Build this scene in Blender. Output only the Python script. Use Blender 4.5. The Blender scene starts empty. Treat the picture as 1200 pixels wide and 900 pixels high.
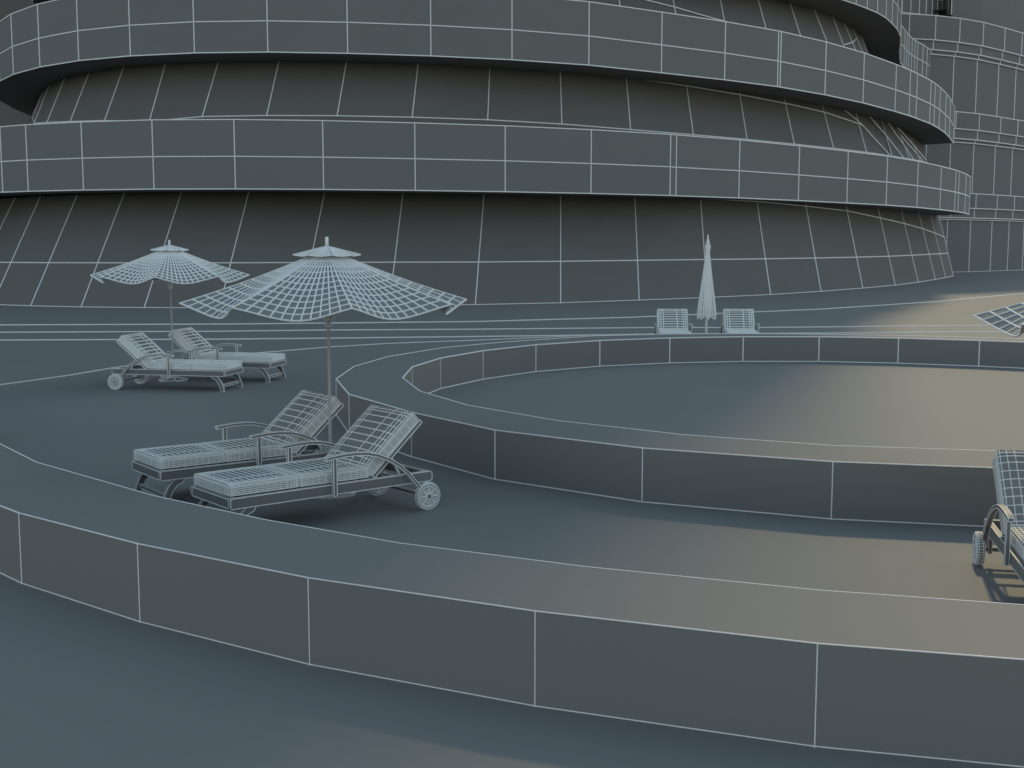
import bpy, bmesh, math
from mathutils import Vector
from mathutils.geometry import tessellate_polygon

R = math.radians
C = bpy.context.scene.collection
F = 1448.0            # focal length in photo pixels (1200 wide)
EYE = 2.45
PITCH = math.atan(164.0 / F)
SUN_AZ = math.atan(0.33)
SUN_EL = R(38.4)

def at(x, y, z=None, Y=None):
    """survey helper: pixel of the photo -> point on the level z, or at the distance Y"""
    dx, dy = (x - 600) / F, -(y - 450) / F
    d = Vector((dx, math.cos(PITCH) + dy * math.sin(PITCH), -math.sin(PITCH) + dy * math.cos(PITCH)))
    t = (z - EYE) / d.z if z is not None else Y / d.y
    return Vector((0, 0, EYE)) + d * t

# ---------------------------------------------------------------- materials
def clay(name, col, rough=0.85, bump=0.0, scale=40.0, var=0.05):
    m = bpy.data.materials.new(name); m.use_nodes = True
    nt = m.node_tree; b = nt.nodes['Principled BSDF']
    b.inputs['Roughness'].default_value = rough
    b.inputs['Specular IOR Level'].default_value = 0.25
    tc = nt.nodes.new('ShaderNodeTexCoord')
    n = nt.nodes.new('ShaderNodeTexNoise'); n.inputs['Scale'].default_value = 0.35
    n.inputs['Detail'].default_value = 4
    nt.links.new(tc.outputs['Object'], n.inputs['Vector'])
    r = nt.nodes.new('ShaderNodeMapRange')
    r.inputs['To Min'].default_value = 1 - var; r.inputs['To Max'].default_value = 1 + var
    nt.links.new(n.outputs['Fac'], r.inputs['Value'])
    mx = nt.nodes.new('ShaderNodeVectorMath'); mx.operation = 'SCALE'
    mx.inputs[0].default_value = col[:3]
    nt.links.new(r.outputs['Result'], mx.inputs['Scale'])
    nt.links.new(mx.outputs['Vector'], b.inputs['Base Color'])
    if bump:
        n2 = nt.nodes.new('ShaderNodeTexNoise'); n2.inputs['Scale'].default_value = scale
        nt.links.new(tc.outputs['Object'], n2.inputs['Vector'])
        bp = nt.nodes.new('ShaderNodeBump'); bp.inputs['Strength'].default_value = bump
        bp.inputs['Distance'].default_value = 0.01
        nt.links.new(n2.outputs['Fac'], bp.inputs['Height'])
        nt.links.new(bp.outputs['Normal'], b.inputs['Normal'])
    return m

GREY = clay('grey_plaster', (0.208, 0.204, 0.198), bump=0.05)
SHADED_PANEL = clay('shaded_grey_panel', (0.172, 0.163, 0.152), bump=0.05)  # plaster grey darkened: the shade under the slabs is put into the colour
PAVE = clay('grey_paving', (0.215, 0.215, 0.21), bump=0.05, scale=60)
LINE = clay('pale_line', (0.88, 0.88, 0.86), rough=0.6, var=0.02)
CLOTH = clay('grey_fabric', (0.25, 0.255, 0.255), rough=0.9, bump=0.1, scale=120)
METAL = clay('grey_enamel', (0.20, 0.20, 0.195), rough=0.55)
POLE = clay('warm_grey_pole', (0.46, 0.45, 0.43), rough=0.6)

# ---------------------------------------------------------------- mesh builder
class MB:
    def __init__(s): s.v = []; s.f = []; s.m = []
    def add(s, vs, fs, mi=0):
        b = len(s.v); s.v += [tuple(p) for p in vs]
        for f in fs: s.f.append(tuple(b + i for i in f)); s.m.append(mi)
    def wire(s, p, q, w):
        p, q = Vector(p), Vector(q); d = q - p
        if d.length < 1e-5: return
        d.normalize()
        up = Vector((0, 0, 1)) if abs(d.z) < 0.9 else Vector((0, 1, 0))
        a = d.cross(up).normalized() * w / 2; c = d.cross(a).normalized() * w / 2
        p = p - d * w * .4; q = q + d * w * .4
        vs = [p + a + c, p - a + c, p - a - c, p + a - c, q + a + c, q - a + c, q - a - c, q + a - c]
        s.add(vs, [(0, 1, 5, 4), (1, 2, 6, 5), (2, 3, 7, 6), (3, 0, 4, 7), (3, 2, 1, 0), (4, 5, 6, 7)], 1)
    def path(s, pts, w, closed=False):
        n = len(pts)
        for i in range(n if closed else n - 1):
            a, b = pts[i], pts[(i + 1) % n]
            s.wire(a, b, w((Vector(a) + Vector(b)) / 2) if callable(w) else w)
    def hexa(s, vs, w=0):
        """8 corners: 0-3 bottom loop, 4-7 top loop"""
        s.add(vs, [(3, 2, 1, 0), (4, 5, 6, 7), (0, 1, 5, 4), (1, 2, 6, 5), (2, 3, 7, 6), (3, 0, 4, 7)])
        if w:
            for a, b in ((0,1),(1,2),(2,3),(3,0),(4,5),(5,6),(6,7),(7,4),(0,4),(1,5),(2,6),(3,7)): s.wire(vs[a], vs[b], w)
    def box(s, x0, x1, y0, y1, z0, z1, w=0):
        s.hexa([Vector(p) for p in ((x0,y0,z0),(x1,y0,z0),(x1,y1,z0),(x0,y1,z0),(x0,y0,z1),(x1,y0,z1),(x1,y1,z1),(x0,y1,z1))], w)
    def grid(s, rows, w=0, wires=True, cols_closed=False, mi=0):
        """rows: list of equally long point lists"""
        n = len(rows[0]); vs = [p for r in rows for p in r]; fs = []
        for i in range(len(rows) - 1):
            for j in range(n if cols_closed else n - 1):
                k = (j + 1) % n
                fs.append((i*n+j, i*n+k, (i+1)*n+k, (i+1)*n+j))
        s.add(vs, fs, mi)
        if w and wires:
            for r in rows: s.path(r, w, cols_closed)
            for j in range(n): s.path([r[j] for r in rows], w)
    def bar(s, pts, wy, th, w=0):
        """rectangular section swept along pts (in a plane of constant y): wy across y, th in the plane"""
        rows = []
        for i, p in enumerate(pts):
            p = Vector(p)
            d = (Vector(pts[min(i+1, len(pts)-1)]) - Vector(pts[max(i-1, 0)])).normalized()
            n = Vector((-d.z, 0, d.x)) * th / 2; y = Vector((0, wy / 2, 0))
            rows.append([p + n + y, p + n - y, p - n - y, p - n + y])
        s.grid(rows, cols_closed=True)
        for e in (rows[0], rows[-1]): s.add(e, [(0, 1, 2, 3)])
        if w:
            for j in range(4): s.path([r[j] for r in rows], w)
            s.path(rows[0], w, True); s.path(rows[-1], w, True)
    def tube(s, p, q, r, n=8, w=0, r2=None, cap=True):
        p, q = Vector(p), Vector(q); d = (q - p).normalized(); r2 = r if r2 is None else r2
        up = Vector((0, 0, 1)) if abs(d.z) < 0.9 else Vector((1, 0, 0))
        a = d.cross(up).normalized(); b = d.cross(a)
        r0 = [p + (a * math.cos(t) + b * math.sin(t)) * r for t in [2*math.pi*i/n for i in range(n)]]
        r1 = [q + (a * math.cos(t) + b * math.sin(t)) * r2 for t in [2*math.pi*i/n for i in range(n)]]
        s.grid([r0, r1], cols_closed=True)
        if cap: s.add(r0, [tuple(range(n))]); s.add(r1, [tuple(range(n))])
        if w:
            for i in range(n): s.wire(r0[i], r1[i], w)
            s.path(r0, w, True); s.path(r1, w, True)
    def poly(s, loops, z):
        pts = [[Vector((p[0], p[1], 0)) for p in l] for l in loops]
        flat = [Vector((p[0], p[1], z)) for l in loops for p in l]
        s.add(flat, [tuple(t) for t in tessellate_polygon(pts)])
    def build(s, name, mat, parent=None):
        me = bpy.data.meshes.new(name); me.from_pydata(s.v, [], s.f)
        me.materials.append(mat); me.materials.append(LINE)
        me.polygons.foreach_set('material_index', s.m)
        bm = bmesh.new(); bm.from_mesh(me); bmesh.ops.recalc_face_normals(bm, faces=bm.faces); bm.to_mesh(me); bm.free()
        me.update()
        o = bpy.data.objects.new(name, me); C.objects.link(o)
        if parent: o.parent = parent
        return o

def tag(o, label=None, cat=None, group=None, kind=None):
    for k, v in (('label', label), ('category', cat), ('group', group), ('kind', kind)):
        if v: o[k] = v
    return o
def empty(name, loc=(0, 0, 0), rz=0):
    o = bpy.data.objects.new(name, None); C.objects.link(o)
    o.location = loc; o.rotation_euler = (0, 0, rz); o.empty_display_size = .2
    return o
def V(*p): return Vector(p)

# ---------------------------------------------------------------- ground
g = MB()
N = 24
xs = [-600 + 1200 * i / N for i in range(N + 1)]; ys = [-200 + 1200 * i / N for i in range(N + 1)]
g.grid([[V(x, y, 0) for x in xs] for y in ys])
def seam(px, w):
    g.path([at(x, y, z=0.006) for x, y in px], w)
seam([(-150, 381), (0, 381), (269, 380), (560, 377), (740, 372), (960, 362.5), (1095, 353.8), (1200, 344), (1330, 331)], 0.048)
seam([(-150, 390), (0, 389.6), (245, 388.5), (380, 387), (560, 386), (768, 384), (885, 384), (1186, 381.4), (1400, 379)], 0.042)
seam([(-150, 399.5), (0, 398.8), (254, 397.7), (380, 396.6), (625, 393.8), (768, 391.7), (899, 391), (1200, 389), (1400, 388)], 0.042)
seam([(-150, 474), (0, 451), (80, 440), (130, 431.5), (215, 420), (329, 411.5), (380, 407), (455, 402.5), (560, 398.6), (690, 393)], 0.024)
ground = g.build('ground', PAVE); tag(ground, kind='structure')

# ---------------------------------------------------------------- low curved walls
TOP = 0.525
lw = lambda p: 0.00082 * min(30.0, max(6.5, p.y))
def low_wall(name, outer, inner, closed, label):
    m = MB()
    lo = [V(p.x, p.y, 0) for p in outer]; li = [V(p.x, p.y, 0) for p in inner]
    if closed: m.poly([outer, inner], TOP)
    else: m.poly([outer + inner[::-1]], TOP)
    m.grid([lo, outer], cols_closed=closed); m.grid([li, inner], cols_closed=closed)
    if not closed:
        for k in (0, -1): m.add([lo[k], outer[k], inner[k], li[k]], [(0, 1, 2, 3)])
    up = Vector((0, 0, .006))
    for l in (outer, inner): m.path(l, lw, closed)
    for l in (lo, li): m.path([p + up for p in l], lw, closed)
    for a, b in zip(lo + li, outer + inner): m.wire(a, b, lw(a))
    return tag(m.build(name, GREY), label, 'wall')
o1 = [V(-10.5, 19, TOP), V(-8.6, 15, TOP), V(-6.1, 11.4, TOP)] + [at(x, y, z=TOP) for x, y in
     ((22, 601), (161, 637), (361, 677), (627, 716), (958, 754), (1330, 783), (1800, 806))] + [V(9.0, 6.4, TOP), V(13, 7.4, TOP)]
i1 = [V(-9.3, 19.2, TOP), V(-7.6, 16, TOP), at(-40, 500, z=TOP)] + [at(x, y, z=TOP) for x, y in
     ((42, 541.5), (180, 581), (310, 609), (468, 636.5), (685, 664), (957, 691.5), (1200, 709), (1600, 728))] + [V(8.6, 7.4, TOP), V(12.5, 8.4, TOP)]
low_wall('low_wall', o1, i1, False, 'long low curved grey wall sweeping across the foreground with a flat wide top')
o2 = [at(x, y, z=TOP) for x, y in ((394, 444.2), (409, 462), (482, 483), (580, 504), (753, 525), (976, 541), (1250, 551.5), (1500, 556))] + \
     [V(9, 10.9, TOP), V(12, 12.6, TOP), V(14.5, 15.6, TOP), V(15.5, 19, TOP), V(14.8, 22, TOP)] + \
     [at(x, y, z=TOP) for x, y in ((1400, 406), (1300, 401.5), (1200, 397.5), (1053, 393.3), (955, 391.8), (870, 391.2), (780, 391.8), (698, 393.8), (590, 401), (520, 407.5), (455, 418), (415, 429.5))]
i2 = [at(x, y, z=TOP) for x, y in ((471.7, 442.8), (492, 458.5), (548, 475), (653, 493), (800, 509.5), (976, 522.3), (1161, 528.5), (1400, 533))] + \
     [V(8.4, 12.1, TOP), V(11, 13.5, TOP), V(13.3, 16.3, TOP), V(14.1, 19, TOP), V(13.2, 21.2, TOP)] + \
     [at(x, y, z=TOP) for x, y in ((1350, 407), (1250, 402.7), (1148, 399), (1053, 396.2), (960, 394.6), (871, 394.6), (785, 396), (703, 399), (628, 404), (566, 411), (516, 419.7), (483, 430))]
low_wall('pool_wall', o2, i2, True, 'low grey curved wall ringing the empty oval pool behind the umbrella')

# ---------------------------------------------------------------- hotel
hotel = tag(empty('hotel_building', (3, 75, 0)), 'large curved grey building with wide wavy balcony bands and leaning walls', 'building')
OFF = Vector((-3, -75, 0))
def hb(m, name, parent=hotel, off=True, mat=None):
    if off: m.v = [(p[0] - 3, p[1] - 75, p[2]) for p in m.v]
    return m.build(name, mat or GREY, parent)
bw = 0.046
def interp(pts, k):
    """insert k points between each two (Catmull-Rom) of a closed loop section"""
    out = []
    for i in range(len(pts) - 1):
        p0, p1, p2, p3 = pts[max(i-1, 0)], pts[i], pts[i+1], pts[min(i+2, len(pts)-1)]
        for j in range(k):
            t = j / k
            out.append(0.5 * ((2*p1) + (p2-p0)*t + (2*p0-5*p1+4*p2-p3)*t*t + (3*p1-p0-3*p2+p3)*t**3))
    return out + [pts[-1]]
def dupl(pts, gaps):
    return pts
def balcony(front, back, z0, z1, fr, extra=(), wscale=1.0):
    """a floor slab carrying a solid parapet: front = visible run of plan points, back closes the loop"""
    b = empty('balcony'); b.parent = hotel
    loop = [V(p.x, p.y, 0) for p in front + back]
    s = MB(); t = 0.45
    inn = []
    n = len(loop)
    for i in range(n):                                  # inner side of the parapet
        d = (loop[(i+1) % n] - loop[i-1]).normalized()
        inn.append(loop[i] + V(-d.y, d.x, 0) * 0.28)
    c = sum(loop, Vector()) / n
    if (inn[0] - c).length > (loop[0] - c).length: inn = [2 * loop[i] - inn[i] for i in range(n)]
    flo = [l.lerp(i, .3) for l, i in zip(loop, inn)]
    s.poly([flo], z0 + .002); s.poly([flo], z0 + t); s.grid([[V(p.x, p.y, z) for p in flo] for z in (z0 + .002, z0 + t)], cols_closed=True)
    hb(s, 'floor_slab', b)
    m = MB()
    zs = (z0, z0 + (z1 - z0) * fr, z1)
    rows = [[V(p.x, p.y, z) for p in loop] for z in zs]
    m.grid(rows, cols_closed=True)
    m.grid([[V(p.x, p.y, z) for p in inn] for z in (z0 , z1)], cols_closed=True)
    for z in (z0, z1): m.grid([[V(p.x, p.y, z) for p in loop], [V(p.x, p.y, z) for p in inn]], cols_closed=True)
    nf = len(front)
    w = lambda p: wscale * 0.0008 * max(48, min(95, p.y))
    for r in rows: m.path(r[:nf], w)
    for j in range(nf): m.path([r[j] for r in rows], w(rows[0][j]))
    for e in extra:
        for i in range(nf - 1):
            if front[i].x <= e < front[i+1].x:
                k = (e - front[i].x) / (front[i+1].x - front[i].x); p = front[i].lerp(front[i+1], k)
                m.path([V(p.x, p.y, z) for z in zs], w(p)); break
    hb(m, 'parapet', b)
    return b
B1, T1, B2, T2, B3, T3, B4, T4 = 4.62, 7.32, 10.25, 12.95, 15.9, 18.6, 21.7, 24.6
f1 = [V(-36, 66, 0), V(-31, 58.2, 0), V(-26, 53.6, 0)] + [at(x, y, z=T1) for x, y in
     ((0, 148.7), (30, 146.3), (95, 143), (178, 140.5), (274, 140), (378, 141.3), (486, 144), (592, 147.5), (693, 152), (786, 157.5), (793, 158.2),
      (867, 164), (937, 171), (994, 177.3), (1040, 183), (1076, 189), (1103, 195), (1120, 199.5), (1124, 201), (1132, 204), (1137, 207.5))]
k1 = [V(33.2, 92, 0), V(31.5, 96, 0), V(27, 99, 0), V(10, 104, 0), (V(-15, 102, 0)), V(-32, 90, 0), V(-38, 76, 0)]
balcony(f1, k1, B1, T1, .47)
f2 = [at(20, 129, z=B2), at(0, 117.5, z=B2), at(-17, 110, z=B2), at(-10, 101, z=B2)] + [at(x, y, z=B2) for x, y in
     ((0, 95), (16, 87), (47, 78.5), (92.5, 71), (153, 65.5), (228, 62), (314, 61), (407.5, 62.5), (505, 65.5), (600, 70), (690, 76.3), (775, 85.3), (849, 93.5),
      (911, 101.5), (914, 102), (966.5, 111), (1011, 120.5), (1048.5, 130.5), (1065, 135.5), (1073, 138.3), (1089, 144.5), (1094, 147), (1100, 150.5), (1107, 155.5), (1112, 160.5), (1117, 168))]
k2 = [V(33.8, 98, 0), V(31, 101, 0), V(24, 103, 0), V(5, 106, 0), V(-18, 102, 0), V(-29.5, 90, 0), at(38, 137, z=B2)]
balcony(f2, k2, B2, T2, .46)
f3 = [at(70, 18, z=B3), at(45, 8, z=B3), at(38, 1, z=B3), at(44, -6, z=B3), at(70, -15, z=B3), at(120, -26, z=B3), at(200, -36, z=B3), at(300, -43, z=B3), at(420, -46, z=B3), at(540, -46, z=B3),
      at(650, -42, z=B3), at(750, -36, z=B3), at(840, -27, z=B3), at(910, -16, z=B3), at(958, -7, z=B3), at(985, -1, z=B3), at(1003, 5, z=B3), at(1016, 10, z=B3), at(1028, 15, z=B3), at(1038, 21, z=B3), at(1045, 27.5, z=B3),
      at(1051, 34, z=B3), at(1055, 43, z=B3), at(1054.5, 52, z=B3), at(1053.5, 60, z=B3), at(1056, 29.7, z=T3), at(1060.5, 35.4, z=T3), at(1063, 39, z=T3), at(1065.5, 41.8, z=T3), at(1069, 45, z=T3), at(1072.5, 47.5, z=T3), at(1075.5, 49.4, z=T3), at(1081.7, 52.7, z=T3), at(1086.7, 56.2, z=T3), at(1091, 60, z=T3), at(1092.6, 62, z=T3)]
k3 = [V(35.6, 109, 0), V(30, 112, 0), V(5, 110, 0), V(-18, 104, 0), V(-28, 92, 0), V(-30, 80, 0)]
balcony(f3, k3, B3, T3, .52, wscale=.85)
f4 = [V(-20, 68, 0), V(-10, 65.5, 0), V(0, 66, 0), V(10, 70, 0), V(17, 77, 0), V(22, 86, 0), V(26, 95, 0)] + [at(x, y, z=B4) for x, y in
     ((1030, 8), (1045, 12), (1057, 14.5), (1067, 15.5), (1077, 16.5), (1085, 17.5), (1092, 19), (1098, 20.5), (1104, 21.5), (1107, 21), (1109, 20.3), (1111, 19.5), (1113, 18.3), (1114.6, 16.5))]
k4 = [V(37.5, 112, 0), V(33, 116, 0), V(5, 112, 0), V(-18, 104, 0), V(-24, 85, 0)]
balcony(f4, k4, B4, T4, .5, wscale=.85)
# leaning panel walls of the storeys, in the shade-darkened grey
def storey_wall(bot, top, foot_z, over, seams, lines, back_b):
    """bot / top: matching runs of points; lines = extra polylines as (index, fraction) pairs"""
    m = MB()
    top = [b + (t - b) * over for b, t in zip(bot, top)]
    n = len(bot)
    full_b = bot + [V(p[0], p[1], bot[-1].z) for p in back_b]
    full_t = top + [V(p[0] * .96, p[1], top[-1].z) for p in back_b]
    frs = [0.0] + [f for f in seams if f > .05] + [1.0]
    m.grid([[b.lerp(t, f) for b, t in zip(full_b, full_t)] for f in frs], cols_closed=True)
    if foot_z is not None:
        m.grid([[V(p.x, p.y, foot_z) for p in full_b], full_b], cols_closed=True)
    w = lambda p: 0.00078 * max(48, min(95, p.y))
    for b, t in zip(bot, top): m.wire(b, t, w(b))
    for fr in seams: m.path([b.lerp(t, fr(i) if callable(fr) else fr) for i, (b, t) in enumerate(zip(bot, top))], w)
    def pt(i, f):
        a = int(i); k = i - a
        b = bot[a].lerp(bot[min(a+1, n-1)], k); t = top[a].lerp(top[min(a+1, n-1)], k)
        return b.lerp(t, f) + V(.02, -.09, 0)
    for l in lines:
        q = [l[0]]
        for (i0, a0), (i1, a1) in zip(l, l[1:]):
            for i in range(math.floor(i0) + 1, math.ceil(i1)): q.append((i, a0 + (a1 - a0) * (i - i0) / (i1 - i0)))
            q.append((i1, a1))
        m.path([pt(*e) for e in q], w)
    return hb(m, 'wall', mat=SHADED_PANEL)
wb = [(-75, 353), (-42, 355.5), (-9, 357.2), (36, 358.7), (95, 360), (169, 360.8), (257, 361), (353, 360), (456, 358.8), (557, 357.3), (657, 355.2), (749, 352), (829, 349), (903, 345.5), (962, 341.7), (1011, 338), (1049, 334.5), (1076, 331), (1096, 327.8), (1108, 325.6), (1117, 323.6)]
wt = [(-20, 233), (17, 231), (47, 229), (90, 227.5), (145, 226), (212, 225), (291, 224.6), (380, 225), (472, 226), (567, 227.5), (657, 229), (744, 231), (821, 233.5), (887, 236.2), (944, 239.2), (991.5, 242), (1029, 244.3), (1056, 246.5), (1076, 248.5), (1090, 250.3), (1100, 252)]
bot = [at(x, y, z=0.0) for x, y in wb]
top = [at(x, y + (2.5 if i < 10 else max(0, 12 - i)), Y=bot[i].y + max(.3, 4.9 - .52 * max(0, i - 10))) for i, (x, y) in enumerate(wt)]
print([(round(b.y,1), round(t.y,1), round(t.z,2)) for b, t in zip(bot, top)])
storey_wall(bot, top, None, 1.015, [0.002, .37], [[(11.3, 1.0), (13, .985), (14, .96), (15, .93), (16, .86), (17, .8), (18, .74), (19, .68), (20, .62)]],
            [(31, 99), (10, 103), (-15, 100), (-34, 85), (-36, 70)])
pairs = [((38, 138), (50.7, 106.7)), ((40, 145), (57.4, 101)), ((55, 144), (76, 92)), ((82.3, 143), (104.5, 85.3)), ((122.5, 142), (145, 79)), ((175, 143.0), (194, 75)),
         ((237, 137.3), (256, 72.5)), ((312.5, 136), (327, 71.5)), ((395, 136.3), (406, 72.5)), ((483, 138), (490, 75)), ((571.5, 141), (574, 80)), ((658.5, 146), (656.5, 85)),
         ((739, 152.5), (734, 92)), ((812.5, 158.5), (804.5, 100)), ((875.5, 164), (866.5, 108)), ((931, 169.5), (919, 116)), ((977, 174.5), (963.5, 123.5)), ((1015.5, 179), (1003, 132.5)),
         ((1045, 183.5), (1032, 141)), ((1066, 187), (1051, 149)), ((1078, 189), (1064, 156)), ((1086, 191), (1081, 168))]
top = [at(*t, z=B2) for b, t in pairs]
bot = []
for (b, t), tp in zip(pairs, top):
    d = 2.0 if t[0] < 1000 else 2.0 + (t[0] - 1000) * .03
    bot.append(at(*b, Y=tp.y - d))
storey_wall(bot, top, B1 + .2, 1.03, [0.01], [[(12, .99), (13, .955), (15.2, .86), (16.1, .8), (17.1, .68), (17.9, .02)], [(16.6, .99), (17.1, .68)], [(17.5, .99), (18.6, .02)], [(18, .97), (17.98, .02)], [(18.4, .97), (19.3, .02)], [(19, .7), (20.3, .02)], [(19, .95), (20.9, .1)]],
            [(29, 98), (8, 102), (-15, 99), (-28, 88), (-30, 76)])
pairs = [((70, 20), (90, 2)), ((100, 10), (118, -8)), ((160, 6), (175, -18)), ((240, 2), (252, -28)), ((330, 0), (340, -32)), ((430, 0), (437, -34)), ((530, 0), (533, -34)), ((630, 3), (629, -33)),
         ((726.7, 8.5), (722, -27)), ((792, 17), (785, -20)), ((849, 26), (842, -12)), ((898, 35), (887, -5)), ((938.5, 43.5), (925.7, 3.8)),
         ((970, 52), (954, 11.3)), ((989.6, 56.7), (975.6, 19.7)), ((1003, 60), (988.8, 26.5)), ((1011, 62), (999, 34)), ((1016, 63), (1009.6, 41.6)), ((1021, 66), (1020, 63.5))]
top = [at(*t, z=B3) for b, t in pairs]
bot = [at(*b, Y=tp.y - 2.0) for (b, t), tp in zip(pairs, top)]
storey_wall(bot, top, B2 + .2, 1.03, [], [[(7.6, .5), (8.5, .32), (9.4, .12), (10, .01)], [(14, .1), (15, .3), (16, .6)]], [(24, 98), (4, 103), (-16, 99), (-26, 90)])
m = MB()
core = [V(-20, 72, 0), V(0, 69, 0), V(9, 72, 0), V(17, 80, 0), V(22, 88, 0), V(26, 96, 0), V(29, 104, 0), V(4, 106, 0), V(-18, 100, 0)]
m.grid([[V(p.x, p.y, z) for p in core] for z in (B3 + .3, B4)], cols_closed=True)
hb(m, 'wall')
# the storeys above (their outline throws the shade over the terrace)
tower = empty('upper_storeys'); tower.parent = hotel
TU = -1.4
tw = [V(-40, 74, 0), V(-32, 64, 0), V(-20, 58, 0), V(-6, 55, 0), V(6, 58, 0), V(14, 62.5, 0), V(18.6, 66, 0), V(TU + .33 * 69, 69, 0), V(TU + .33 * 74, 74, 0), V(22.2, 80, 0), V(21, 90, 0), V(10, 98, 0), V(-15, 98, 0), V(-36, 90, 0)]
tc = sum(tw, Vector()) / len(tw)
z = T4 + .02
m = MB()
m.grid([[V(p.x, p.y, zz) for p in tw] for zz in (z, 72)], cols_closed=True); m.poly([tw], 72)
for k in range(8):
    zz = z + 3 + k * 5.6
    m.path([V(p.x, p.y, zz) for p in tw], .08, True); m.path([V(p.x, p.y, zz + 2.7) for p in tw], .08, True)
for p in tw: m.wire(V(p.x, p.y, z), V(p.x, p.y, 72), .08)
m.poly([tw], z)
hb(m, 'upper_wall', tower)
z0_ = 19.3
for u, ze, nm in ((1.1, 21.0, 'shade_step'), (.5, 24.5, 'shade_step'), (-.2, 28.5, 'shade_step'), (-.9, 32.5, 'shade_step')):  # unseen blocks added in steps to shape the edge of the sunlit wedge
    t2 = [V(-8, 70, 0), V(4, 70, 0), V(14, 73, 0), V(20, 76, 0), V(u + .33 * 79, 79, 0), V(u + .33 * 84, 84, 0), V(25.5, 91, 0), V(20, 97, 0), V(0, 99, 0)]
    m = MB(); m.grid([[V(p.x, p.y, zz) for p in t2] for zz in (z0_, ze)], cols_closed=True); m.poly([t2], ze); m.poly([t2], z0_)
    for zz in (z0_, ze): m.path([V(p.x, p.y, zz) for p in t2], .08, True)
    hb(m, nm, tower); z0_ = ze + .02

# ---------------------------------------------------------------- rear wing on the right
wing = tag(empty('rear_building', (45, 115, 0)), 'tall grey building of narrow upright panels behind the right end of the curved building', 'building')
fac = [V(22, 102, 0), V(28, 104.5, 0)] + [at(x, 318, Y=Y_) for x, Y_ in ((1050, 105.6), (1080, 106.3), (1108, 107.6), (1135, 109.5), (1160, 112.3), (1180, 114.9), (1197.5, 117.4), (1215, 120.2))] + [V(54, 125, 0), V(60, 132, 0), V(70, 145, 0), V(85, 167, 0)]
def sh(p, z, out=0.0):
    k = 0.0
    return V(p.x + k + out * .63, p.y - out * .78, z)
def wl(m, name, parent=wing):
    m.v = [(p[0] - 45, p[1] - 115, p[2]) for p in m.v]
    return m.build(name, GREY, parent)
ww = 0.075
rowsz = [(0, 4.56, 0, 'wall'), (4.56, 4.72, .12, 'ledge'), (4.72, 5.54, .3, 'ledge'), (5.54, 6.81, .42, 'parapet'), (6.81, 11.15, 0, 'wall'), (11.15, 11.44, .12, 'ledge'), (11.44, 12.25, .3, 'ledge'),
         (12.25, 13.67, .42, 'parapet'), (13.67, 18.3, 0, 'wall'), (18.3, 18.65, .12, 'ledge'), (18.65, 19.42, .3, 'ledge'), (19.42, 21.4, .45, 'parapet')]
for z0, z1, out, nm in rowsz:
    m = MB()
    lo = [sh(p, z0, out) for p in fac]; hi = [sh(p, z1, out) for p in fac]
    m.grid([lo, hi])
    if out:
        li = [sh(p, z0, -.05) for p in fac]; ti = [sh(p, z1, -.05) for p in fac]
        m.grid([lo, li]); m.grid([hi, ti])
        m.path(hi, ww)
    m.path(lo, ww)
    for a, b in zip(lo, hi): m.wire(a, b, ww)
    wl(m, nm)
m = MB()
up = [V(p.x + 1.8, p.y + 4.5, 0) for p in fac[1:]]
m.grid([[V(p.x, p.y, z) for p in up] for z in (21.2, 43.0)])
m.poly([[V(p.x, p.y, 0) for p in fac[1:]] + up[::-1]], 21.3)
for k in (7, 11): m.wire(V(up[k].x, up[k].y, 21.4), V(up[k].x, up[k].y, 43.0), ww)
m.path([V(p.x, p.y, 43.0) for p in up], ww)
top_b = up + [V(70, 175, 0), V(28, 140, 0)]
m.poly([top_b], 43.0)
wl(m, 'upper_wall')
# ---------------------------------------------------------------- building beyond on the left
far = tag(empty('distant_building', (-60, 105, 0)), 'plain grey building glimpsed at the left edge beyond the rounded balcony ends', 'building')
m = MB()
fx = [V(-110, 95, 0), V(-85, 100, 0), V(-60, 103, 0), V(-44, 104, 0), V(-30, 107, 0), V(-30, 125, 0), V(-110, 125, 0)]
m.grid([[V(p.x + 60, p.y - 105, z) for p in fx] for z in (0, 52)], cols_closed=True)
m.poly([[V(p.x + 60, p.y - 105, 0) for p in fx]], 52)
m.build('wall', GREY, far)

# ---------------------------------------------------------------- sun lounger
def cushion(L, W, T, dome, us, vs, ws, r, w, name, parent, M):
    """rounded, slightly domed pad with stitched seams; M maps local (x along, y across, z up) to the thing"""
    m = MB()
    def sp(x, y, z):
        p = V(x, y, z)
        c = V(min(max(x, r), L - r), min(max(y, -W/2 + r), W/2 - r), min(max(z, r*.99), T - r*.99))
        d = p - c
        q = c + d.normalized() * r if d.length > 1e-6 else p
        if z > T * .5:
            fx = max(0, 1 - (2*x/L - 1)**4); fy = max(0, 1 - (2*y/W)**4)
            q = q + V(0, 0, dome * fx * fy * (z / T))
        return M(q)
    X = [v * L for v in vs]; Yv = [(u - .5) * W for u in us]; Z = [t * T for t in ws]
    faces = [[[sp(x, y, T) for y in Yv] for x in X], [[sp(x, y, 0) for y in Yv] for x in X],
             [[sp(x, -W/2, z) for x in X] for z in Z], [[sp(x, W/2, z) for x in X] for z in Z],
             [[sp(0, y, z) for y in Yv] for z in Z], [[sp(L, y, z) for y in Yv] for z in Z]]
    for i, rows in enumerate(faces): m.grid(rows, w=w, wires=(i != 1))
    return m.build(name, CLOTH, parent)

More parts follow.
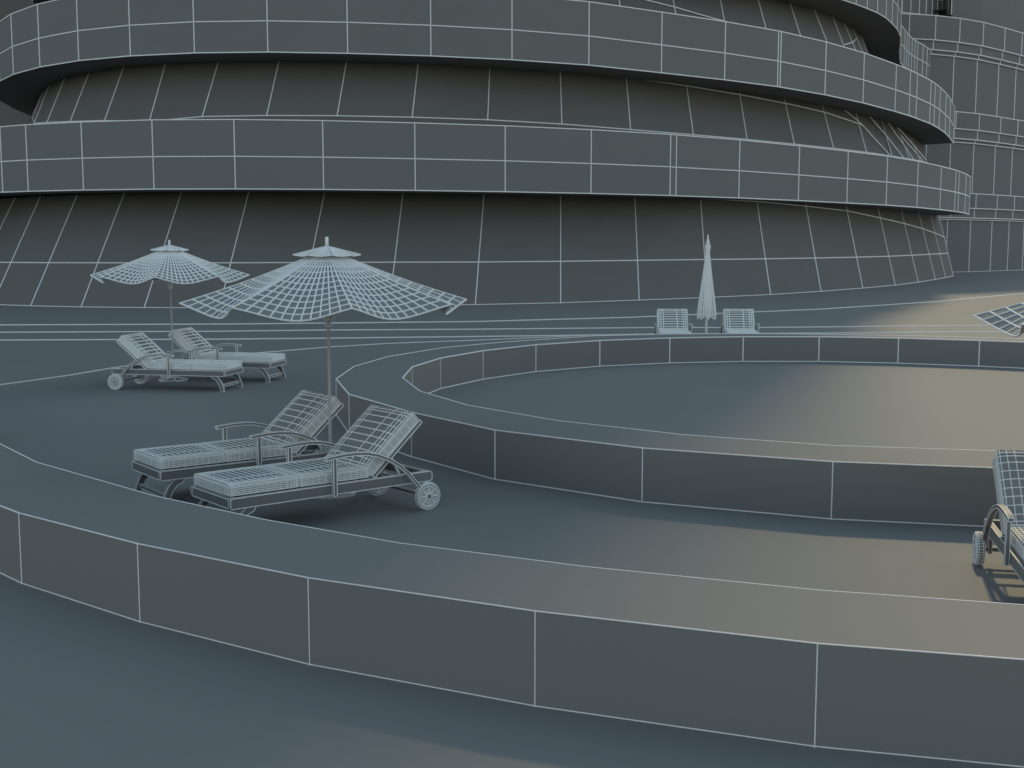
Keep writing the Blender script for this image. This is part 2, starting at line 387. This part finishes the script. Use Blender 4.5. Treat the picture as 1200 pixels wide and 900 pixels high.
US = (0, .03, .075, .14, .33, .50, .82, .90, .95, 1)
US2 = (0, .018, .045, .08, .14, .33, .84, .90, .945, .975, 1)
UB = (0, .03, .09, .16, .36, .82, .90, .97, 1)
VB = (0, .03, .07, .15, .26, .37, .48, .59, .70, .81, .90, .95, 1)
VSEAT = (0, .02, .045, .075, .12, .19, .28, .37, .46, .55, .64, .73, .82, .89, .93, .96, .98, 1)
WS = (0, .1, .28, .46, .64, .80, .92, 1)
def wheel_mesh(sy, w, parent):
    cx, cy, cz, r = .965, sy * .425, .127, .127
    wh = MB()
    wh.tube((cx, cy - .012, cz), (cx, cy + .012, cz), r - .022, 24)
    for k in range(16):
        a = k * math.pi / 8
        d = V(math.cos(a), 0, math.sin(a))
        for f in (-1, 1):
            wh.wire(V(cx, cy + f*.014, cz) + d * .02, V(cx, cy + f*.014, cz) + d * (r - .025), .007 if k % 2 else .016)
    for q in (.04, .065, .088):
        for f in (-1, 1): wh.path([V(cx + math.cos(t) * q, cy + f*.014, cz + math.sin(t) * q) for t in [2*math.pi*i/20 for i in range(20)]], w * .8, True)
    wh.tube((cx, cy - .03, cz), (cx, cy + .03, cz), .024, 12, w * .7)
    o = wh.build('wheel', METAL, parent)
    ty = MB()
    prof = [(r - .03, -.024), (r - .006, -.026), (r, -.014), (r, .014), (r - .006, .026), (r - .03, .024)]
    rows = [[V(cx + math.cos(a) * q, cy + y, cz + math.sin(a) * q) for a in [2*math.pi*i/36 for i in range(36)]] for q, y in prof]
    ty.grid(rows, w=w * .75, cols_closed=True)
    ty.grid([rows[0], rows[-1]], cols_closed=True)
    ty.build('tyre', METAL, o)

def lounger(loc, ang, w, label, group):
    wf = min(w * .65, .0078)
    root = tag(empty('sun_lounger', loc, R(ang)), label, 'sun lounger', group)
    S = lambda x: x - 1.0                       # local x: foot end -1 .. head end 1.05
    fr = MB(); hw = .378
    for s in (-1, 1):
        y0, y1 = sorted((s * hw, s * (hw - .036)))
        # rail with rounded ends
        pts = [(0, .275), (.012, .258), (2.03, .258), (2.05, .272), (2.05, .332), (2.03, .346), (.012, .346), (0, .33)]
        a = [V(S(x), y0, z) for x, z in pts]; b = [V(S(x), y1, z) for x, z in pts]
        fr.add(a + b, [tuple(range(8)), tuple(range(8, 16))] + [(i, (i+1) % 8, 8 + (i+1) % 8, 8 + i) for i in range(8)])
        fr.path(a, wf, True); fr.path(b, wf, True)
    fr.box(S(.0), S(.035), -hw + .038, hw - .038, .262, .34, wf)
    fr.box(S(2.01), S(2.045), -hw + .038, hw - .038, .262, .34, wf)
    fr.box(S(1.39), S(1.43), -hw + .038, hw - .038, .27, .335, wf)
    for k in range(12):
        x = .06 + k * .11
        fr.box(S(x), S(x + .104), -hw + .038, hw - .038, .325, .343, wf)
    for x in (1.72,): fr.box(S(x), S(x + .04), -hw + .038, hw - .038, .27, .295, wf)
    fr.build('frame', METAL, root)
    for s in (-1, 1):
        y = s * (hw - .024)
        l = MB()
        pts = [V(S(.215), y, .268), V(S(.195), y, .24), V(S(.145), y, .22), V(S(.10), y, .17), V(S(.07), y, .11), V(S(.05), y, .05), V(S(.045), y, .002)]
        l.bar([p for p in pts], .028, .06, wf)
        l.build('leg', METAL, root)
    st = MB(); st.box(S(.062), S(.088), -hw + .04, hw - .04, .075, .11, wf); st.build('stretcher', METAL, root)
    ax = MB(); ax.box(S(1.95), S(1.98), -hw - .02, hw + .02, .112, .142, wf)
    for s in (-1, 1):
        ax.box(S(1.925), S(1.985), s * (hw - .03) - .012, s * (hw - .03) + .012, .10, .257, wf)
    ax.build('axle', METAL, root)
    for s in (-1, 1): wheel_mesh(s, w, root)
    for s in (-1, 1):
        y = s * (hw + .022)
        a = MB()
        pts = [(.90, .586), (.96, .593), (1.08, .602), (1.2, .603), (1.32, .592), (1.44, .56), (1.56, .51), (1.67, .44), (1.76, .36), (1.84, .27), (1.90, .19), (1.935, .145)]
        a.bar([V(S(x), y, z) for x, z in pts], .038, .026, wf)
        ar = a.build('armrest', METAL, root)
        p = MB(); p.box(S(.97), S(1.003), y - .014, y + .014, .25, .583, wf); p.build('armrest_post', METAL, ar)
    I = lambda q: q
    cushion(.645, .70, .092, .010, US2, VSEAT, WS, .016, w * .8, 'foot_cushion', root, lambda q: V(S(.015 + q.x), q.y, .362 + q.z))
    cushion(.71, .70, .092, .012, US2, VSEAT, WS, .016, w * .8, 'seat_cushion', root, lambda q: V(S(.665 + q.x), q.y, .362 + q.z))
    d = V(.51, 0, .447).normalized(); n = V(-d.z, 0, d.x); o = V(S(1.42), 0, .36)
    bf = MB()
    def fp(a, y, h): return o + d * a + n * h + V(0, y, 0)
    for y0, y1 in ((-.355, -.32), (.32, .355)):
        bf.hexa([fp(0, y0, -.015), fp(.70, y0, -.015), fp(.70, y1, -.015), fp(0, y1, -.015), fp(0, y0, .02), fp(.70, y0, .02), fp(.70, y1, .02), fp(0, y1, .02)], w * .8)
    for k in range(7):
        a = .01 + k * .10; e = a + .096
        if e > .7: e = .7
        bf.hexa([fp(a, -.318, 0), fp(e, -.318, 0), fp(e, .318, 0), fp(a, .318, 0), fp(a, -.318, .018), fp(e, -.318, .018), fp(e, .318, .018), fp(a, .318, .018)], w * .6)
    bf.build('backrest_frame', METAL, root)
    cushion(.72, .70, .105, .03, UB, VB, WS, .018, w * .85, 'back_cushion', root, lambda q: o + d * (q.x - .02) + n * (q.z + .024) + V(0, q.y, 0))
    sr = MB()
    for s in (-1, 1): sr.tube(fp(.27, s * .30, -.02), V(S(1.76), s * .30, .30), .009, 6, w * .5)
    sr.tube(V(S(1.76), -.33, .30), V(S(1.76), .33, .30), .009, 6, w * .5)
    sr.build('support_strut', METAL, root)
    return root

gN = 'sun loungers set out in pairs on the terrace'
P2 = at(270, 585.5, z=.345); P1 = at(225.7, 568.4, z=.345); P3 = at(511, 551.3, z=.345)
def from_foot(c, ang, xfoot=0.0):
    a = R(ang); return (c.x + math.cos(a) * (1.0 - xfoot), c.y + math.sin(a) * (1.0 - xfoot), 0)
dd = P3 - P2; angN = math.degrees(math.atan2(dd.y, dd.x))
print('near lounger angle', angN, 'length', dd.length, 'width', (P1 - P2).length)
nrm = V(-math.sin(R(angN)), math.cos(R(angN)), 0)
lounger(from_foot(P2 + nrm * .378, angN), angN, .0108, 'nearest padded lounger in front of the large umbrella, its right wheel fully in view', gN)
Q2 = at(188, 553, z=.345); a2 = 37.0
nrm = V(-math.sin(R(a2)), math.cos(R(a2)), 0)
lounger(from_foot(Q2 + nrm * .378, a2), a2, .0108, 'padded lounger just behind the nearest one, its backrest crossed by the umbrella pole', gN)
lounger(from_foot(V(-4.75, 20.83, 0), 167.8, .04), 167.8, .020, 'padded lounger in front of the smaller open umbrella, its round wheel at far left', gN)
lounger(from_foot(V(-4.26, 22.22, 0), 167.8, .04), 167.8, .020, 'padded lounger behind its twin, partly hidden, beside the smaller umbrella pole', gN)
lounger(from_foot(V(3.68, 27.6, 0), 85.7), 85.7, .021, 'small distant lounger left of the closed umbrella, seen from its foot end', gN)
lounger(from_foot(V(5.20, 27.6, 0), 84.0), 84.0, .021, 'small distant lounger right of the closed umbrella, seen from its foot end', gN)
lounger(from_foot(V(3.60, 7.28, 0), 78.2), 78.2, .0068, 'sunlit lounger cut off by the right edge, arched arm above its wheel', gN)

# ---------------------------------------------------------------- umbrellas
def umbrella(loc, rib0, w, label, group):
    root = tag(empty('patio_umbrella', loc), label, 'umbrella', group)
    RR, ZR, ZT, R0 = 1.385, 1.90, 2.335, .16
    def rim(a, r): return V(math.cos(a) * r, math.sin(a) * r, 0)
    def zz(r): return ZT + (ZR - ZT) * (r - R0) / (RR - R0) - .02 * math.sin(math.pi * (r - R0) / (RR - R0))
    c = MB(); nt, ns = 11, 11
    for k in range(8):
        a0, a1 = R(rib0 + 45 * k), R(rib0 + 45 * (k + 1))
        rows = []
        for i in range(nt + 1):
            t = i / nt; r = R0 + (RR - R0) * t
            row = []
            for j in range(ns + 1):
                s = j / ns
                p = rim(a0, r).lerp(rim(a1, r), s)
                sag = math.sin(math.pi * s) ** 1.15
                p.x *= 1 - .10 * t * t * sag; p.y *= 1 - .10 * t * t * sag
                p.z = zz(r) - .12 * t ** 1.6 * sag
                row.append(p)
            rows.append(row)
        c.grid(rows)
        for r_ in rows[1:]: c.path(r_, w)
        for j in range(ns): c.path([r_[j] for r_ in rows], w)
        # turned-down hem at each rib end
        e = rows[-1]
        hem = [p + V(0, 0, -.008) for p in e]
        c.grid([e, hem])
    c.build('canopy', CLOTH, root)
    v = MB()
    for k in range(8):
        a0, a1 = R(rib0 + 45 * k), R(rib0 + 45 * (k + 1))
        rows = []
        for i in range(8):
            t = i / 7; r = .02 + .30 * t; row = []
            for j in range(9):
                s = j / 8; p = rim(a0, r).lerp(rim(a1, r), s)
                p.z = 2.425 - .075 * t - .012 * t * t * math.sin(math.pi * s); p.x *= 1 - .12 * t * t * math.sin(math.pi * s); p.y *= 1 - .12 * t * t * math.sin(math.pi * s); row.append(p)
            rows.append(row)
        v.grid(rows, w=w)
    v.build('canopy_cap', CLOTH, root)
    p = MB(); p.tube((0, 0, .05), (0, 0, 2.46), .015, 12); p.build('pole', POLE, root)
    f = MB(); f.tube((0, 0, 2.44), (0, 0, 2.515), .011, 8, w * .7); f.build('finial', POLE, root)
    b = MB()
    ra = [R(22.5 + 45 * k) for k in range(8)]
    b.grid([[V(math.cos(a) * q, math.sin(a) * q, z) for a in ra] for q, z in ((.25, .004), (.25, .02), (.12, .055), (.03, .07))], w=w, cols_closed=True)
    b.tube((0, 0, .06), (0, 0, .30), .028, 8, w * .5)
    b.build('base_plate', METAL, root)
    h = MB(); h.tube((0, 0, 2.27), (0, 0, 2.34), .035, 10); h.build('hub', METAL, root)
    h = MB(); h.tube((0, 0, 1.66), (0, 0, 1.76), .028, 10, w * .6)
    h.build('runner', METAL, root)
    for k in range(8):
        a = R(rib0 + 45 * k)
        rb = MB()
        rb.tube(rim(a, .03) + V(0, 0, 2.30), rim(a, RR - .05) + V(0, 0, ZR - .004), .008, 6, w * .35)
        rr = rb.build('rib', METAL, root)
        sb = MB(); rm = .62
        sb.tube(rim(a, .03) + V(0, 0, 1.73), rim(a, rm) + V(0, 0, zz(rm) - .04), .006, 6, w * .35)
        sb.build('strut', METAL, rr)
    return root

gU = 'patio umbrellas between the loungers'
b = at(388, 579, z=0)
umbrella((b.x, b.y, 0), -73, .0135, 'largest open patio umbrella, standing between the two nearest loungers', gU)
b = at(203.4, 446, z=0)
umbrella((b.x, b.y, 0), -85, .021, 'smaller open patio umbrella in the left background between two loungers', gU)
umbrella((4.83, 8.98, 0), 154.5, .0092, 'open umbrella cut off by the right edge, only one canopy corner showing', gU)

def closed_umbrella(loc, w, label):
    root = tag(empty('closed_umbrella', loc), label, 'umbrella', gU)
    n = 32
    prof = [(.74, .185), (.80, .19), (.95, .178), (1.15, .155), (1.4, .125), (1.65, .097), (1.9, .07), (2.1, .05), (2.2, .036), (2.28, .034), (2.38, .05), (2.46, .032), (2.54, .014)]
    c = MB(); rows = []
    for i, (z, r) in enumerate(prof):
        row = []
        for j in range(n):
            a = 2 * math.pi * j / n
            fold = 1 + (.16 if z < 2.15 else .08) * math.cos(8 * a)
            zz = z - (.05 * math.cos(8 * a) if i == 0 else 0)
            row.append(V(math.cos(a) * r * fold, math.sin(a) * r * fold, zz))
        rows.append(row)
    c.grid(rows, cols_closed=True)
    for r_ in rows: c.path(r_, w * .5, True)
    for j in range(n): c.path([r_[j] for r_ in rows], w * (1.0 if j % 4 else .6))
    c.build('canopy', CLOTH, root)
    t = MB(); t.tube((0, 0, 2.21), (0, 0, 2.25), .042, 12, w * .6); t.build('tie_band', CLOTH, root)
    p = MB(); p.tube((0, 0, .05), (0, 0, 2.5), .018, 8, w * .5); p.build('pole', POLE, root)
    f = MB(); f.tube((0, 0, 2.5), (0, 0, 2.66), .015, 8, w * .5, r2=.006); f.build('finial', POLE, root)
    b = MB(); ra = [R(22.5 + 45 * k) for k in range(8)]
    b.grid([[V(math.cos(a) * q, math.sin(a) * q, z) for a in ra] for q, z in ((.25, .004), (.25, .02), (.12, .055), (.03, .07))], w=w, cols_closed=True)
    b.build('base_plate', METAL, root)
closed_umbrella((4.6, 29.2, 0), .034, 'folded umbrella standing upright between two distant loungers behind the pool')

# ---------------------------------------------------------------- light, sky, camera
sc = bpy.context.scene
w = bpy.data.worlds.new('World'); sc.world = w; w.use_nodes = True
nt = w.node_tree; bg = nt.nodes['Background']
sky = nt.nodes.new('ShaderNodeTexSky'); sky.sky_type = 'NISHITA'; sky.sun_disc = False
sky.sun_elevation = SUN_EL; sky.sun_rotation = SUN_AZ
hs = nt.nodes.new('ShaderNodeHueSaturation'); hs.inputs['Saturation'].default_value = 0.5
nt.links.new(sky.outputs['Color'], hs.inputs['Color']); 
tcw = nt.nodes.new('ShaderNodeTexCoord'); sx = nt.nodes.new('ShaderNodeSeparateXYZ'); mr = nt.nodes.new('ShaderNodeMapRange')
nt.links.new(tcw.outputs['Generated'], sx.inputs[0]); nt.links.new(sx.outputs['Z'], mr.inputs['Value'])
mr.inputs['From Min'].default_value = 0.1; mr.inputs['From Max'].default_value = 0.75
ti = nt.nodes.new('ShaderNodeMix'); ti.data_type = 'RGBA'; nt.links.new(mr.outputs['Result'], ti.inputs['Factor'])
ti.inputs[6].default_value = (1.0, 1.0, 0.95, 1); ti.inputs[7].default_value = (0.74, 1.0, 1.04, 1)
mu = nt.nodes.new('ShaderNodeMix'); mu.data_type = 'RGBA'; mu.blend_type = 'MULTIPLY'; mu.inputs['Factor'].default_value = 1
nt.links.new(hs.outputs['Color'], mu.inputs[6]); nt.links.new(ti.outputs[2], mu.inputs[7])
nt.links.new(mu.outputs[2], bg.inputs['Color']); bg.inputs['Strength'].default_value = 0.15
sky.dust_density = 0.6; sky.ozone_density = 0.6; sky.air_density = 1.0
L = bpy.data.lights.new('sun', 'SUN'); L.energy = 2.15; L.angle = R(2.8); L.color = (1.0, 0.79, 0.47)
so = bpy.data.objects.new('sun', L); C.objects.link(so)
sd = V(math.sin(SUN_AZ) * math.cos(SUN_EL), math.cos(SUN_AZ) * math.cos(SUN_EL), math.sin(SUN_EL))
so.rotation_euler = sd.to_track_quat('Z', 'Y').to_euler(); so.location = (20, 20, 90)
cam = bpy.data.cameras.new('camera'); co = bpy.data.objects.new('camera', cam); C.objects.link(co)
co.location = (0, 0, EYE); co.rotation_euler = (math.pi / 2 - PITCH, 0, 0)
cam.sensor_width = 36; cam.lens = F / 1200 * 36; cam.clip_start = .1; cam.clip_end = 3000
sc.camera = co
sc.view_settings.view_transform = 'Standard'; sc.view_settings.look = 'None'
sc.view_settings.exposure = 0.22; sc.view_settings.gamma = 1
sc.cycles.max_bounces = 6
